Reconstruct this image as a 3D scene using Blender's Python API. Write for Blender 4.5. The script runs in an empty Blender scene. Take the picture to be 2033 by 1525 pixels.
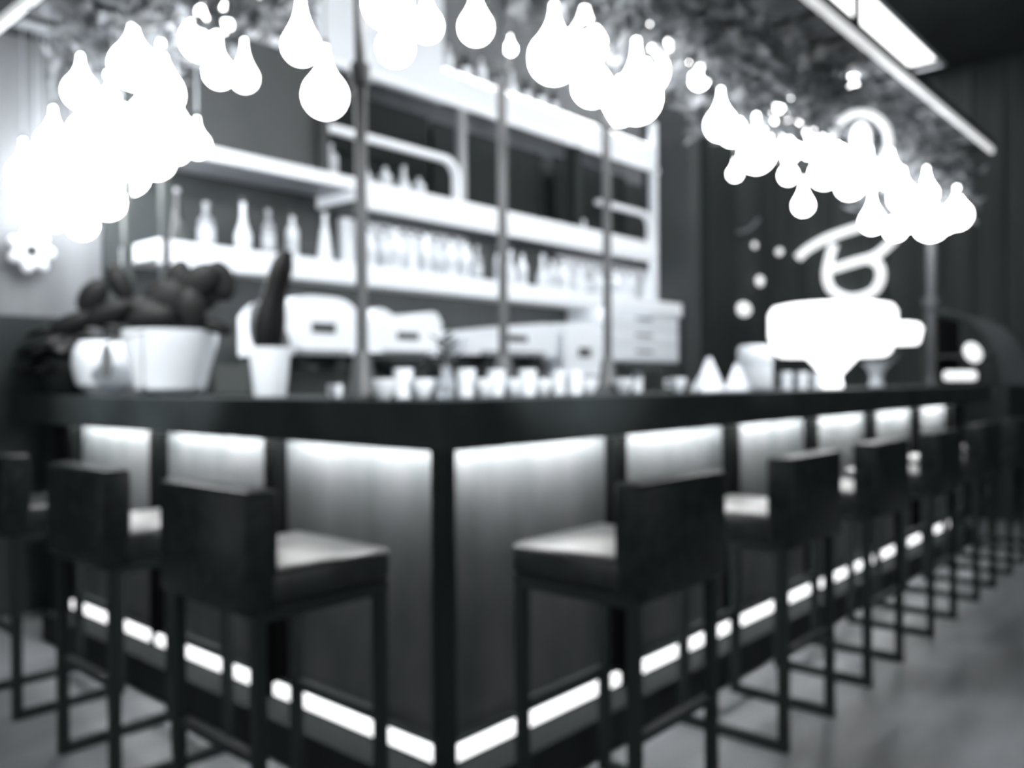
import bpy, math, random
from mathutils import Vector, Matrix
random.seed(7)
SC = bpy.context.scene
COL = SC.collection
pi = math.pi
# ------------------------------------------------------------------ camera
CAM = Vector((-1.543, -1.613, 1.149))
FPX = 1682.0
fw = Vector((.7482, .6635, 0)).normalized(); rt = Vector((.6635, -.7482, 0)).normalized(); up = Vector((0, 0, 1))
def set_camera():
    cd = bpy.data.cameras.new('camera'); co = bpy.data.objects.new('camera', cd); COL.objects.link(co)
    cd.sensor_width = 36; cd.lens = 36 * FPX / 2033
    ph = math.radians(.406); th = math.radians(.13)
    f2 = (fw * math.cos(th) - up * math.sin(th)).normalized()
    u1 = (up * math.cos(th) + fw * math.sin(th)).normalized()
    r2 = rt * math.cos(ph) - u1 * math.sin(ph); u2 = u1 * math.cos(ph) + rt * math.sin(ph)
    m = Matrix((r2, u2, -f2)).transposed().to_4x4(); m.translation = CAM
    co.matrix_world = m
    cd.clip_start = .05; cd.clip_end = 60
    cd.dof.use_dof = True; cd.dof.focus_distance = .27; cd.dof.aperture_fstop = 8.6
    SC.camera = co
set_camera()
# ------------------------------------------------------------------ world, exposure, large lights
SC.view_settings.view_transform = 'Standard'; SC.view_settings.look = 'None'
SC.view_settings.gamma = 1; SC.view_settings.use_curve_mapping = False
SC.view_settings.exposure = 0.0
w = bpy.data.worlds.new('world'); SC.world = w; w.use_nodes = True
w.node_tree.nodes['Background'].inputs[0].default_value = (.93, .98, 1.0, 1)
w.node_tree.nodes['Background'].inputs[1].default_value = .88

# ------------------------------------------------------------------ placing: pixel + a known plane of the room -> point
def hz(x): return 772 - 24 * (x + 880) / 3388
def ray(px, py):
    a = (px - 1016.5) / FPX
    return a * .6635 + .7482, -a * .7482 + .6635, (hz(px) - py) / FPX
def ony(px, py, y):
    d = ray(px, py); t = (y + 1.613) / d[1]; return Vector((-1.543 + t * d[0], y, 1.149 + t * d[2])), t
def onx(px, py, x):
    d = ray(px, py); t = (x + 1.543) / d[0]; return Vector((x, -1.613 + t * d[1], 1.149 + t * d[2])), t
# ------------------------------------------------------------------ materials
def g(v): return (v * .935, v * .99, v * 1.05, 1) if v > .06 else (v * .86, v * 1.05, v * 1.08, 1)
MATS = {}
def mat(name, v, rough=.6, metal=0, mottle=0, scale=6, stretch=None, emit=0, trans=0, spec=.5, bump=0):
    if name in MATS: return MATS[name]
    m = bpy.data.materials.new(name); m.use_nodes = True; nt = m.node_tree; b = nt.nodes['Principled BSDF']
    b.inputs['Base Color'].default_value = g(v); b.inputs['Roughness'].default_value = rough
    b.inputs['Metallic'].default_value = metal; b.inputs['Specular IOR Level'].default_value = spec
    if trans: b.inputs['Transmission Weight'].default_value = trans
    if emit:
        b.inputs['Emission Color'].default_value = (1, 1, 1, 1); b.inputs['Emission Strength'].default_value = emit
    if mottle:
        tc = nt.nodes.new('ShaderNodeTexCoord'); mp = nt.nodes.new('ShaderNodeMapping')
        if stretch: mp.inputs['Scale'].default_value = stretch
        n = nt.nodes.new('ShaderNodeTexNoise'); n.inputs['Scale'].default_value = scale; n.inputs['Detail'].default_value = 5
        r = nt.nodes.new('ShaderNodeValToRGB')
        r.color_ramp.elements[0].position = .3; r.color_ramp.elements[1].position = .7
        r.color_ramp.elements[0].color = g(v * (1 - mottle)); r.color_ramp.elements[1].color = g(min(v * (1 + mottle), .95))
        nt.links.new(tc.outputs['Object'], mp.inputs[0]); nt.links.new(mp.outputs[0], n.inputs['Vector'])
        nt.links.new(n.outputs['Fac'], r.inputs[0]); nt.links.new(r.outputs[0], b.inputs['Base Color'])
        if bump:
            bp = nt.nodes.new('ShaderNodeBump'); bp.inputs['Strength'].default_value = bump
            nt.links.new(n.outputs['Fac'], bp.inputs['Height']); nt.links.new(bp.outputs[0], b.inputs['Normal'])
    MATS[name] = m; return m
M_black = mat('black lacquered wood', .036, .55, mottle=.3, scale=4, spec=.1)
M_steel = mat('black powder coated steel', .028, .5, spec=.1)
M_leather = mat('black leather', .022, .26, mottle=.35, scale=26, bump=.15, spec=.12)
M_seat = mat('glossy black seat leather', .02, .32, mottle=.45, scale=22, bump=.8, spec=.5)
M_conc = mat('mottled concrete panel', .05, .75, mottle=.35, scale=5, stretch=(1.5, 1.5, .6))
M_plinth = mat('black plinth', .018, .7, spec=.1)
M_post = mat('matte black post', .003, .9, spec=.05)
M_floor = mat('grey wood floor', .225, .42, mottle=.28, scale=2.2, stretch=(.7, 2.5, 1), bump=.05)
M_wall = mat('grey plaster wall', .18, .8, mottle=.18, scale=2.5, stretch=(3, 3, .25))
M_dwall = mat('charcoal wall cladding', .04, .8, mottle=.3, scale=3, stretch=(1, 3, .3))
M_ceil = mat('dark ceiling boards', .035, .85, mottle=.3, scale=2)
M_white = mat('white enamel', .85, .3)
M_wpaint = mat('white painted board', .80, .5)
M_grey = mat('grey board', .06, .7, mottle=.15, scale=3)
M_dgrey = mat('dark grey board', .035, .6, mottle=.25, scale=3)
M_lightsteel = mat('brushed light steel', .32, .4, metal=.3)
M_canopy = mat('grey canopy lining', .30, .7, mottle=.3, scale=7)
M_ceramic = mat('white glazed ceramic', .82, .22)
M_vine = mat('grey green vine leaves', .22, .6, mottle=.6, scale=9)
M_leafdark = mat('dark waxy leaves', .005, .5, mottle=.4, scale=14, spec=.2)
M_leafgrey = mat('soft grey leaves', .10, .6, mottle=.4, scale=14)
M_soil = mat('dark soil', .02, .9)
M_bulb = mat('lit opal glass bulb', .8, .3, emit=14.0)
M_led = mat('upper led strip', .8, .5, emit=185)
M_edge = mat('canopy trim with painted glow', .8, .5, emit=.65)  # glow put into the trim colour so the board edge looks brightly lit
M_linear = mat('added wash strip', .8, .5, emit=48)
M_ledlow = mat('lower led strip', .8, .5, emit=1.7)
M_shelffill = mat('added shelf strip', .8, .5, emit=24)
M_shelflit = mat('lit acrylic shelf edge', .8, .4, emit=.12)
M_backlit = mat('backlit acrylic panel', .5, .5, emit=.1)
M_neon = mat('white neon tube', .8, .3, emit=.9)
M_shade = mat('glowing lamp shade', .8, .6, emit=2.4)
M_sky = mat('daylit skylight glass', .8, .3, emit=3.0)
M_glow = mat('small lamp glass', .8, .3, emit=1.0)
M_bwhite = mat('pale frosted bottle glass', .78, .3)
M_bgrey = mat('smoky bottle glass', .32, .2)
M_bdark = mat('dark bottle glass', .03, .12)
M_label = mat('paper label', .6, .7)
M_glass = mat('clear glass', .85, .08, trans=.75)
M_cord = mat('pale fabric cord', .35, .8)
# ------------------------------------------------------------------ mesh builder
class MB:
    def __init__(s): s.v = []; s.f = []; s.m = []
    def add(s, vs, fs, mi=0):
        o = len(s.v); s.v += [tuple(q) for q in vs]; s.f += [tuple(i + o for i in f) for f in fs]; s.m += [mi] * len(fs)
        return s
    def box(s, x0, x1, y0, y1, z0, z1, mi=0, bev=0):
        if not bev:
            vs = [(x, y, z) for z in (z0, z1) for y in (y0, y1) for x in (x0, x1)]
            return s.add(vs, [(0, 2, 3, 1), (4, 5, 7, 6), (0, 1, 5, 4), (2, 6, 7, 3), (0, 4, 6, 2), (1, 3, 7, 5)], mi)
        # rounded box: rings of a rounded rectangle stacked with inset top/bottom
        def rr(e):
            a, b, c, d = x0 + e, x1 - e, y0 + e, y1 - e; r = max(bev - e, .0005); out = []
            for cx, cy, st in ((b - r, d - r, 0), (a + r, d - r, 1), (a + r, c + r, 2), (b - r, c + r, 3)):
                for k in range(4):
                    t = (st + k / 3) * pi / 2; out.append((cx + r * math.cos(t), cy + r * math.sin(t)))
            return out
        rings = []
        for k in range(4):
            t = k / 3 * pi / 2; rings.append((bev * (1 - math.sin(t)), z0 + bev * (1 - math.cos(t))))
        for k in range(4):
            t = (1 - k / 3) * pi / 2; rings.append((bev * (1 - math.sin(t)), z1 - bev * (1 - math.cos(t))))
        vs = []; fs = []
        for e, z in rings: vs += [(x, y, z) for x, y in rr(e)]
        n = 16
        for i in range(len(rings) - 1):
            for j in range(n): fs.append((i * n + j, i * n + (j + 1) % n, (i + 1) * n + (j + 1) % n, (i + 1) * n + j))
        fs.append(tuple(reversed(range(n)))); fs.append(tuple(range((len(rings) - 1) * n, len(rings) * n)))
        return s.add(vs, fs, mi)
    def lathe(s, prof, c=(0, 0, 0), n=20, mi=0, sx=1, sy=1):
        vs = []; fs = []
        for r, z in prof:
            for k in range(n):
                t = 2 * pi * k / n; vs.append((c[0] + r * sx * math.cos(t), c[1] + r * sy * math.sin(t), c[2] + z))
        for i in range(len(prof) - 1):
            for k in range(n): fs.append((i * n + k, i * n + (k + 1) % n, (i + 1) * n + (k + 1) % n, (i + 1) * n + k))
        if prof[0][0] > 1e-4: fs.append(tuple(reversed(range(n))))
        if prof[-1][0] > 1e-4: fs.append(tuple(range((len(prof) - 1) * n, len(prof) * n)))
        return s.add(vs, fs, mi)
    def tube(s, pts, r, n=8, mi=0, closed=False):
        pts = [Vector(p) for p in pts]; L = len(pts); vs = []; fs = []; pn = None
        for i, p in enumerate(pts):
            if closed: d = pts[(i + 1) % L] - pts[i - 1]
            else: d = pts[min(i + 1, L - 1)] - pts[max(i - 1, 0)]
            d.normalize()
            if pn is None:
                a = Vector((0, 0, 1)) if abs(d.z) < .9 else Vector((1, 0, 0)); pn = (a - d * a.dot(d)).normalized()
            else: pn = (pn - d * pn.dot(d)).normalized()
            b = d.cross(pn); rr = r[i] if isinstance(r, (list, tuple)) else r
            for k in range(n):
                t = 2 * pi * k / n; vs.append(p + (pn * math.cos(t) + b * math.sin(t)) * rr)
        for i in range(L if closed else L - 1):
            for k in range(n): fs.append((i * n + k, i * n + (k + 1) % n, ((i + 1) % L) * n + (k + 1) % n, ((i + 1) % L) * n + k))
        if not closed: fs.append(tuple(reversed(range(n)))); fs.append(tuple(range((L - 1) * n, L * n)))
        return s.add(vs, fs, mi)
    def sqtube(s, pts, hw, mi=0):  # square bar through axis aligned points, one box per run
        for a, b in zip(pts, pts[1:]):
            lo = [min(a[i], b[i]) - hw for i in range(3)]; hi = [max(a[i], b[i]) + hw for i in range(3)]
            s.box(lo[0], hi[0], lo[1], hi[1], lo[2], hi[2], mi)
        return s
    def ell(s, c, ax, mi=0, nu=12, nv=8):  # ellipsoid from three axis vectors
        c = Vector(c); vs = [c + ax[2]]; fs = []
        for i in range(1, nv):
            t = pi * i / nv
            for k in range(nu):
                p = 2 * pi * k / nu; vs.append(c + ax[0] * (math.sin(t) * math.cos(p)) + ax[1] * (math.sin(t) * math.sin(p)) + ax[2] * math.cos(t))
        vs.append(c - ax[2]); last = len(vs) - 1
        for k in range(nu):
            fs.append((0, 1 + k, 1 + (k + 1) % nu))
            for i in range(nv - 2):
                a = 1 + i * nu; fs.append((a + k, a + nu + k, a + nu + (k + 1) % nu, a + (k + 1) % nu))
            a = 1 + (nv - 2) * nu; fs.append((a + k, last, a + (k + 1) % nu))
        return s.add(vs, fs, mi)
    def prism(s, poly, fn, d, mi=0):  # poly 2D, fn maps (u,v,w) to 3D, extruded from w=0 to w=d
        n = len(poly); vs = [fn(u, v, 0) for u, v in poly] + [fn(u, v, d) for u, v in poly]
        fs = [tuple(range(n)), tuple(reversed(range(n, 2 * n)))] + [(i, (i + 1) % n, n + (i + 1) % n, n + i)[::-1] for i in range(n)]
        return s.add(vs, fs, mi)
    def build(s, name, mats, parent=None, smooth=True, loc=None):
        me = bpy.data.meshes.new(name); me.from_pydata(s.v, [], s.f)
        if not isinstance(mats, (list, tuple)): mats = [mats]
        for m in mats: me.materials.append(m)
        me.polygons.foreach_set('material_index', s.m); me.update()
        import bmesh
        bm = bmesh.new(); bm.from_mesh(me); bmesh.ops.recalc_face_normals(bm, faces=bm.faces)
        if smooth:
            for f in bm.faces: f.smooth = True
            for e in bm.edges:
                if len(e.link_faces) == 2 and e.calc_face_angle(0) > .6: e.smooth = False
        bm.to_mesh(me); bm.free()
        o = bpy.data.objects.new(name, me); COL.objects.link(o)
        if parent: o.parent = parent
        if loc: o.location = loc
        return o
def empty(name, loc, label, cat, group=None, rz=0):
    o = bpy.data.objects.new(name, None); COL.objects.link(o); o.location = loc; o.rotation_euler = (0, 0, rz)
    o.empty_display_size = .1; return tag(o, label, cat, group)
def tag(o, label, cat, group=None, kind=None):
    o['label'] = label; o['category'] = cat
    if group: o['group'] = group
    if kind: o['kind'] = kind
    return o
def struct(name, mb, m, label=None, smooth=False):
    o = mb.build(name, m, smooth=smooth); o['kind'] = 'structure'
    if label: o['label'] = label
    return o
def copy_tree(o, parent=None):
    c = o.copy(); COL.objects.link(c)
    if parent: c.parent = parent
    for ch in list(o.children): copy_tree(ch, c)
    return c
ORD = ['first', 'second', 'third', 'fourth', 'fifth', 'sixth', 'seventh', 'eighth', 'ninth', 'tenth', 'eleventh', 'twelfth', 'thirteenth',
       'fourteenth', 'fifteenth', 'sixteenth', 'seventeenth', 'eighteenth', 'nineteenth', 'twentieth']
TENS = {20: 'twenty', 30: 'thirty', 40: 'forty', 50: 'fifty', 60: 'sixty', 70: 'seventy'}
def ordn(i):
    if i < 20: return ORD[i]
    n = i + 1; t = n // 10 * 10
    return {30: 'thirtieth', 40: 'fortieth', 50: 'fiftieth', 60: 'sixtieth', 70: 'seventieth'}[n] if n % 10 == 0 else TENS[t] + '-' + ORD[n % 10 - 1]

# ------------------------------------------------------------------ the room
YB, XE, ZC = 3.1, 8.5, 4.5
struct('floor', MB().box(-8, XE, -8, YB, -.1, 0), M_floor)
struct('wall_back', MB().box(-2.5, XE, YB, YB + .15, 0, ZC), M_wall)
e = MB(); e.box(XE, XE + .15, -8, YB + .15, 0, ZC)
for k in range(26):
    y = -5 + k * .3
    e.box(XE - .03, XE, y, y + .045, 0, ZC)
struct('wall_end', e, M_dwall)
# ceiling with a skylight opening
SX0, SX1, SY0, SY1 = 4.6, 8.25, .93, 2.7
c = MB()
c.box(-8, SX0, -8, YB, ZC, ZC + .15); c.box(SX1, XE, -8, YB, ZC, ZC + .15)
c.box(SX0, SX1, -8, SY0, ZC, ZC + .15); c.box(SX0, SX1, SY1, YB, ZC, ZC + .15)
struct('ceiling', c, M_ceil)
c = MB()
c.box(SX0 - .03, SX0, SY0 - .03, SY1 + .03, ZC - .02, ZC + .15); c.box(SX1, SX1 + .03, SY0 - .03, SY1 + .03, ZC - .02, ZC + .15)
c.box(SX0, SX1, SY1, SY1 + .03, ZC - .02, ZC + .15); c.box(SX0, SX1, SY0 - .03, SY0, ZC - .02, ZC + .15)
struct('trim_1', c, M_wpaint, 'white reveal around the skylight')
sk = MB().box(SX0, SX1, SY0, SY1, ZC + .06, ZC + .08); sk = struct('window_1', sk, M_sky, 'bright skylight over the far end of the bar')
for k, y in enumerate((-3.2, -1.9, -.35)):
    struct('trim_%d' % (k + 2), MB().box(2.0, XE, y, y + .12, ZC - .16, ZC), M_steel, 'dark ceiling beam')
# pillar at the right end of the shelving
struct('trim_5', MB().box(5.78, 5.98, 2.55, YB, 0, ZC), M_grey, 'grey pillar closing the right end of the back shelving')
struct('trim_7', MB().box(6.55, XE - .03, 3.04, YB, 0, ZC), M_dwall, 'dark cladding on the back wall beyond the pier')
struct('trim_8', MB().box(-2.5, .32, 3.06, YB, 0, 1.5), M_black, 'added dark panel for the shade low on the back wall left of the bar')  # dark board added to stand in for shade on this part of the wall
struct('trim_6', MB().box(5.98, 6.55, 2.45, YB, 0, ZC), M_steel, 'black pier beside the grey pillar')
# ------------------------------------------------------------------ bar counter
bar = empty('bar_counter', (0, 0, 0), 'long black L-shaped bar counter with backlit concrete front panels', 'bar counter')
o_ = -.03; LX, LY, WD = 5.85, 3.05, .62
b = MB()
poly = [(o_, o_), (LX, o_), (LX, WD), (WD, WD), (WD, LY), (o_, LY)]
b.prism(poly, lambda u, v, w_: (u, v, 1.055 + w_), .045)
b.build('countertop', M_black, bar, smooth=False)
b = MB(); b.box(o_, LX, o_, o_ + .02, .97, 1.055); b.box(o_, o_ + .02, o_ + .02, LY, .97, 1.055)
b.box(LX - .02, LX, o_ + .02, WD, .97, 1.055)
b.build('apron', M_black, bar, smooth=False)
nR, nL, pR, pL = 6, 3, .834, .824
RX = [0.02 + pR * i for i in range(nR)] + [4.98]
LYs = [0.02 + pL * i for i in range(nL + 1)]
for i in range(nR):
    MB().box(RX[i] + (.02 if i else .066), RX[i + 1] - .02, .065, .08, .15, 1.05).build('front_panel', M_conc, bar, smooth=False)
    MB().box(RX[i] + .035, RX[i + 1] - .035, -.006, .008, .978, .99).build('upper_led_strip', M_led, bar, smooth=False)
    MB().box(RX[i] + .03, RX[i + 1] - .03, .008, .022, .131, .169).build('lower_led_strip', M_ledlow, bar, smooth=False)
for i in range(nL):
    MB().box(.065, .08, LYs[i] + (.02 if i else .082), LYs[i + 1] - .02, .15, 1.05).build('front_panel', M_conc, bar, smooth=False)
    MB().box(-.006, .008, LYs[i] + .035, LYs[i + 1] - .035, .978, .99).build('upper_led_strip', M_led, bar, smooth=False)
    MB().box(.008, .022, LYs[i] + .03, LYs[i + 1] - .03, .131, .169).build('lower_led_strip', M_ledlow, bar, smooth=False)
MB().box(-.012, .034, -.012, .034, 0, 1.055).build('corner_post', M_steel, bar, smooth=False)
for x in RX[1:]: MB().box(x - .03, x + .03, .015, .08, 0, 1.055).build('post', M_post, bar, smooth=False)
for y in LYs[1:]: MB().box(.015, .08, y - .03, y + .03, 0, 1.055).build('post', M_post, bar, smooth=False)
b = MB(); b.prism([(-.095, -.095), (5.05, -.095), (5.05, .40), (.40, .40), (.40, 2.52), (-.095, 2.52)], lambda u, v, w_: (u, v, w_), .12)
b.prism([(.023, .023), (5.0, .023), (5.0, .1), (.1, .1), (.1, 2.5), (.023, 2.5)], lambda u, v, w_: (u, v, .12 + w_), .055)
b.build('plinth', M_plinth, bar, smooth=False)
b = MB(); b.box(.085, 4.98, .085, .40, .175, 1.055); b.box(.085, .40, .40, 2.49, .175, 1.055); b.build('carcass', M_black, bar, smooth=False)
b = MB(); b.box(5.55, 5.62, .1, .5, 0, 1.055); b.build('end_support', M_steel, bar, smooth=False)
b = MB(); b.box(.1, .5, 2.93, 3.0, 0, 1.055); b.build('end_support', M_steel, bar, smooth=False)

# ------------------------------------------------------------------ bar stools
def make_stool():
    r = empty('bar_stool', (0, 0, 0), '', 'bar stool', 'black leather bar stools along the bar')
    # local frame: +y faces the bar, backrest at -y; seat 0.42 wide
    s = MB(); s.box(-.205, .205, -.19, .175, .645, .728, bev=.018); s.build('seat', M_seat, r)
    s = MB(); s.box(-.205, .205, -.24, -.155, .63, .910, bev=.014); s.build('backrest', M_leather, r)
    s = MB(); s.box(-.2, .2, -.2, .165, .612, .645); s.build('seat_frame', M_steel, r, smooth=False)
    for sx in (-1, 1):
        for y in (-.2, .15):
            s = MB(); s.box(sx * .185 - .014, sx * .185 + .014, y - .014, y + .014, .028, .645); s.build('leg', M_steel, r, smooth=False)
        s = MB(); s.box(sx * .185 - .014, sx * .185 + .014, -.214, .164, 0, .028); s.build('floor_runner', M_steel, r, smooth=False)
    for y, z in ((-.2, .30), (.15, .30)):
        s = MB(); s.box(-.171, .171, y - .011, y + .011, z - .011, z + .011); s.build('footrest', M_steel, r, smooth=False)
    return r
stool = make_stool()
RS = [.325, 1.153, 1.894, 2.70, 3.50, 4.28, 5.05]
LS = [.265, 1.01, 1.78]
first = True
for i, x in enumerate(RS):
    o = stool if first else copy_tree(stool); first = False
    o.location = (x, -.30, 0); o.rotation_euler = (0, 0, 0)
    o['label'] = 'black leather bar stool at the long right side of the bar, ' + ('nearest the corner' if i == 0 else ordn(i) + ' from the corner')
for i, y in enumerate(LS):
    o = copy_tree(stool); o.location = (-.30, y, 0); o.rotation_euler = (0, 0, -pi / 2)
    o['label'] = 'black leather bar stool at the short left side of the bar, ' + ('nearest the corner' if i == 0 else ordn(i) + ' from the corner')

# ------------------------------------------------------------------ canopy over the bar
cy = empty('hanging_canopy', (0, 0, 2.9), 'L-shaped grey canopy hanging over the bar with a bright outer edge', 'canopy')
def cb(*a): return (a[0], a[1], a[2], a[3], a[4] - 2.9, a[5] - 2.9)
b = MB()
# open lattice: slats in both directions
b.box(*cb(-.10, 5.7, -.06, -.02, 2.9, 2.94)); b.box(*cb(.55, 5.7, .70, .74, 2.9, 2.94)); b.box(*cb(5.66, 5.7, -.02, .70, 2.9, 2.94))
b.box(*cb(-.10, -.06, -.02, 3.05, 2.9, 2.94)); b.box(*cb(.51, .55, .74, 3.05, 2.9, 2.94)); b.box(*cb(-.06, .51, 3.01, 3.05, 2.9, 2.94))
b.build('canopy_frame', M_steel, cy, smooth=False)
b = MB(); b.prism([(-.06, -.02), (5.66, -.02), (5.66, .70), (.51, .70), (.51, 3.01), (-.06, 3.01)], lambda u, v, w_: (u, v, .026 + w_), .012)
b.build('canopy_lining', M_canopy, cy, smooth=False)
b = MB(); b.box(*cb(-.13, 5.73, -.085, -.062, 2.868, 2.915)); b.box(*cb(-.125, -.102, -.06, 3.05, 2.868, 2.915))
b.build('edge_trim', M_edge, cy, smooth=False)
b = MB(); b.box(*cb(-.13, 5.73, -.10, -.087, 2.905, 2.945)); b.build('outer_rail', M_steel, cy, smooth=False)
for k in range(15):
    x = .2 + k * .38; MB().box(*cb(x, x + .025, -.02, .70, 2.905, 2.93)).build('cross_bar', M_steel, cy, smooth=False)
for k in range(6):
    y = .9 + k * .38; MB().box(*cb(-.06, .51, y, y + .025, 2.905, 2.93)).build('cross_bar', M_steel, cy, smooth=False)
MB().box(*cb(.6, 5.6, .742, .752, 2.905, 2.965)).build('added_wash_strip', M_linear, cy, smooth=False)  # unseen strip added to brighten the machines and shelving behind the bar
for x, y in ((2.80, -.0935), (.3, 2.6)):
    MB().lathe([(.018, .03), (.018, ZC - 2.9)], (x, y, 0), 10).build('hanging_rod', M_steel, cy)

# ------------------------------------------------------------------ poles standing on the counter
M_pole = mat('dull grey pole metal', .07, .5)
def pole(px, base, label, y=.55, r=.019, m=M_pole, x=None):
    if x is None: x = ony(px, 400, y)[0].x
    p = empty('support_pole', (x, y, 1.1), label, 'pole', 'poles between counter and canopy')
    MB().lathe([(r, 0), (r, 1.8)], n=12).build('pole_shaft', m, p)
    MB().lathe([(.055, 0), (.055, .02), (.04, .05), (.03, .13), (.024, .15), (0, .15)], n=16).build('base_flange', m, p)
    MB().lathe([(r, 0), (r * 1.7, .004), (r * 1.7, .07), (r, .074)], (0, 0, base), 14).build('collar', m, p)
    return p
pole(720, 1.00, 'dark metal pole on the counter, nearest of the three thin poles')
pole(1000, 1.22, 'dark metal pole on the counter, middle of the three thin poles')
pole(1207, 1.17, 'dark metal pole on the counter, rightmost of the three thin poles')
pole(1850, .6, 'thicker grey pole at the right end of the bar counter', y=.28, r=.036)

# ------------------------------------------------------------------ back bar: counter, shelving
YS = 2.6
bc = empty('back_counter', (0, 2.0, 0), 'dark back counter behind the bar under the bottle shelves', 'counter')
MB().box(.7, 5.7, 0, .6, 0, .91).build('carcass', M_black, bc, smooth=False)
MB().box(.68, 5.72, -.02, .6, .91, .95).build('worktop', M_black, bc, smooth=False)
rl = MB().box(0, 5.04, .6, 1.09, 0, 1.32).build('rear_ledge', M_dgrey, smooth=False, loc=(.68, 2.0, 0)); tag(rl, 'raised dark ledge behind the back counter under the bottle shelves', 'ledge')

sh = empty('back_shelving', (0, YS, 0), 'tall back bar shelving with glowing white shelf edges and dark recesses', 'shelving')
def sp(name, m, *a):
    return MB().box(a[0], a[1], a[2] - YS, a[3] - YS, a[4], a[5]).build(name, m, sh, smooth=False)
sp('back_panel', M_dgrey, .42, 5.72, 3.04, 3.09, 1.32, 3.1)
sp('back_panel', M_grey, .55, 1.5, 2.66, 2.70, 2.40, 3.1)
sp('shelf', M_shelflit, .50, 5.70, YS, 3.04, 1.80, 1.895)
sp('shelf', M_shelflit, .62, 1.78, YS, YS + .03, 2.355, 2.425)
sp('shelf_board', M_lightsteel, .62, 1.78, YS + .03, 2.98, 2.36, 2.425)
sp('shelf', M_shelflit, 1.78, 5.2, YS, 3.04, 2.30, 2.425)
sp('shelf_soffit', M_grey, 1.79, 5.2, YS + .02, 3.02, 2.272, 2.299)
sp('shelf_lip', M_wpaint, 1.79, 5.2, YS, YS + .015, 2.245, 2.299)
sp('shelf_lip', M_wpaint, .5, 5.7, YS, YS + .015, 1.765, 1.80)
sp('shelf', M_wpaint, 2.6, 5.3, 2.7, 3.04, 3.32, 3.36)
sp('header_panel', M_wpaint, 1.5, 5.3, 2.62, 2.66, 3.10, 3.32)
sp('header_panel', M_wpaint, 1.5, 2.58, 2.66, 2.70, 3.10, 3.9)
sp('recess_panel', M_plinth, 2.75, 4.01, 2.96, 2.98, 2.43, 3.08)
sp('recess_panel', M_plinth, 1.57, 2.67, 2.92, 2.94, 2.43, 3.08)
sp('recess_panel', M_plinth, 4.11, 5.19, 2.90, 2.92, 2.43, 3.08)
sp('header_edge', M_shelflit, .6, 5.3, YS, 2.62, 3.085, 3.13)
sp('upright', M_dgrey, .33, .37, YS, 2.64, 1.32, 2.62)
sp('upright', M_dgrey, .52, .56, YS, 2.64, 1.32, 2.62)
sp('upright', M_dgrey, 1.5, 1.56, YS, YS + .06, 2.425, 3.085)
sp('upright', M_lightsteel, 2.68, 2.74, YS, YS + .05, 2.425, 3.085)
sp('upright', M_steel, 4.02, 4.1, YS, YS + .12, 2.425, 3.085)
sp('upright', M_wpaint, 5.2, 5.27, YS, YS + .05, 1.895, 3.55)
sp('backlight_panel', M_backlit, 1.95, 3.15, 3.0, 3.035, 1.90, 2.26)
sp('backlight_panel', M_backlit, 4.3, 5.68, 3.0, 3.035, 1.90, 2.26)
for z in (1.79, 2.264):
    sp('added_shelf_strip', M_shelffill, .65 if z < 2 else 1.85, 5.15, YS + .018, YS + .033, z - .004, z + .006)  # hidden strips added under the shelves to whiten machines and bottles
sp('added_shelf_strip', M_shelffill, 1.6, 5.2, 2.665, 2.68, 3.33, 3.345)
# rounded white niche frames
def niche(x0, x1, z0, z1, r):
    pts = [(x0, z1), (x1 - r, z1)]
    for k in range(1, 7):
        t = pi / 2 * (1 - k / 6); pts.append((x1 - r + r * math.cos(t), z1 - r + r * math.sin(t)))
    pts.append((x1, z0)); m = MB(); hw = .02
    q = []
    for i, (x, z) in enumerate(pts):
        a = Vector(pts[max(i - 1, 0)]); c_ = Vector(pts[min(i + 1, len(pts) - 1)]); d = (c_ - a).normalized(); n = Vector((-d.y, d.x))
        q.append((Vector((x, z)) + n * hw, Vector((x, z)) - n * hw))
    poly = [tuple(p[0]) for p in q] + [tuple(p[1]) for p in reversed(q)]
    vs = [(u, 0, v) for u, v in poly] + [(u, .05, v) for u, v in poly]; n = len(q); N = len(poly)
    fs = []
    for i in range(n - 1):
        a, b2, c2, d2 = i, i + 1, N - 2 - i, N - 1 - i
        fs += [(a, b2, c2, d2), (a + N, d2 + N, c2 + N, b2 + N), (a, a + N, b2 + N, b2), (d2, c2, c2 + N, d2 + N)]
    fs += [(0, N - 1, 2 * N - 1, N), (n - 1, n - 1 + N, n + N, n)]
    m.add(vs, fs); m.build('niche_frame', M_shelflit, sh)
niche(1.56, 2.66, 2.425, 2.70, .12)
niche(4.35, 5.17, 2.425, 2.68, .12)
# white drawer cabinet on the ledge
dc = empty('drawer_cabinet', (4.42, 2.62, 1.32), 'white cabinet with wide drawers at the right end of the back counter', 'cabinet')
MB().box(0, 1.26, .02, .40, 0, .47).build('body', M_wpaint, dc, smooth=False)
for k in range(3):
    d = MB().box(.02, 1.24, -.0, .02, .02 + k * .15, .155 + k * .15).build('drawer', M_white, dc, smooth=False)
    MB().box(.5, .76, -.018, 0, .09 + k * .15, .105 + k * .15).build('handle', M_grey, d, smooth=False)

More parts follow.
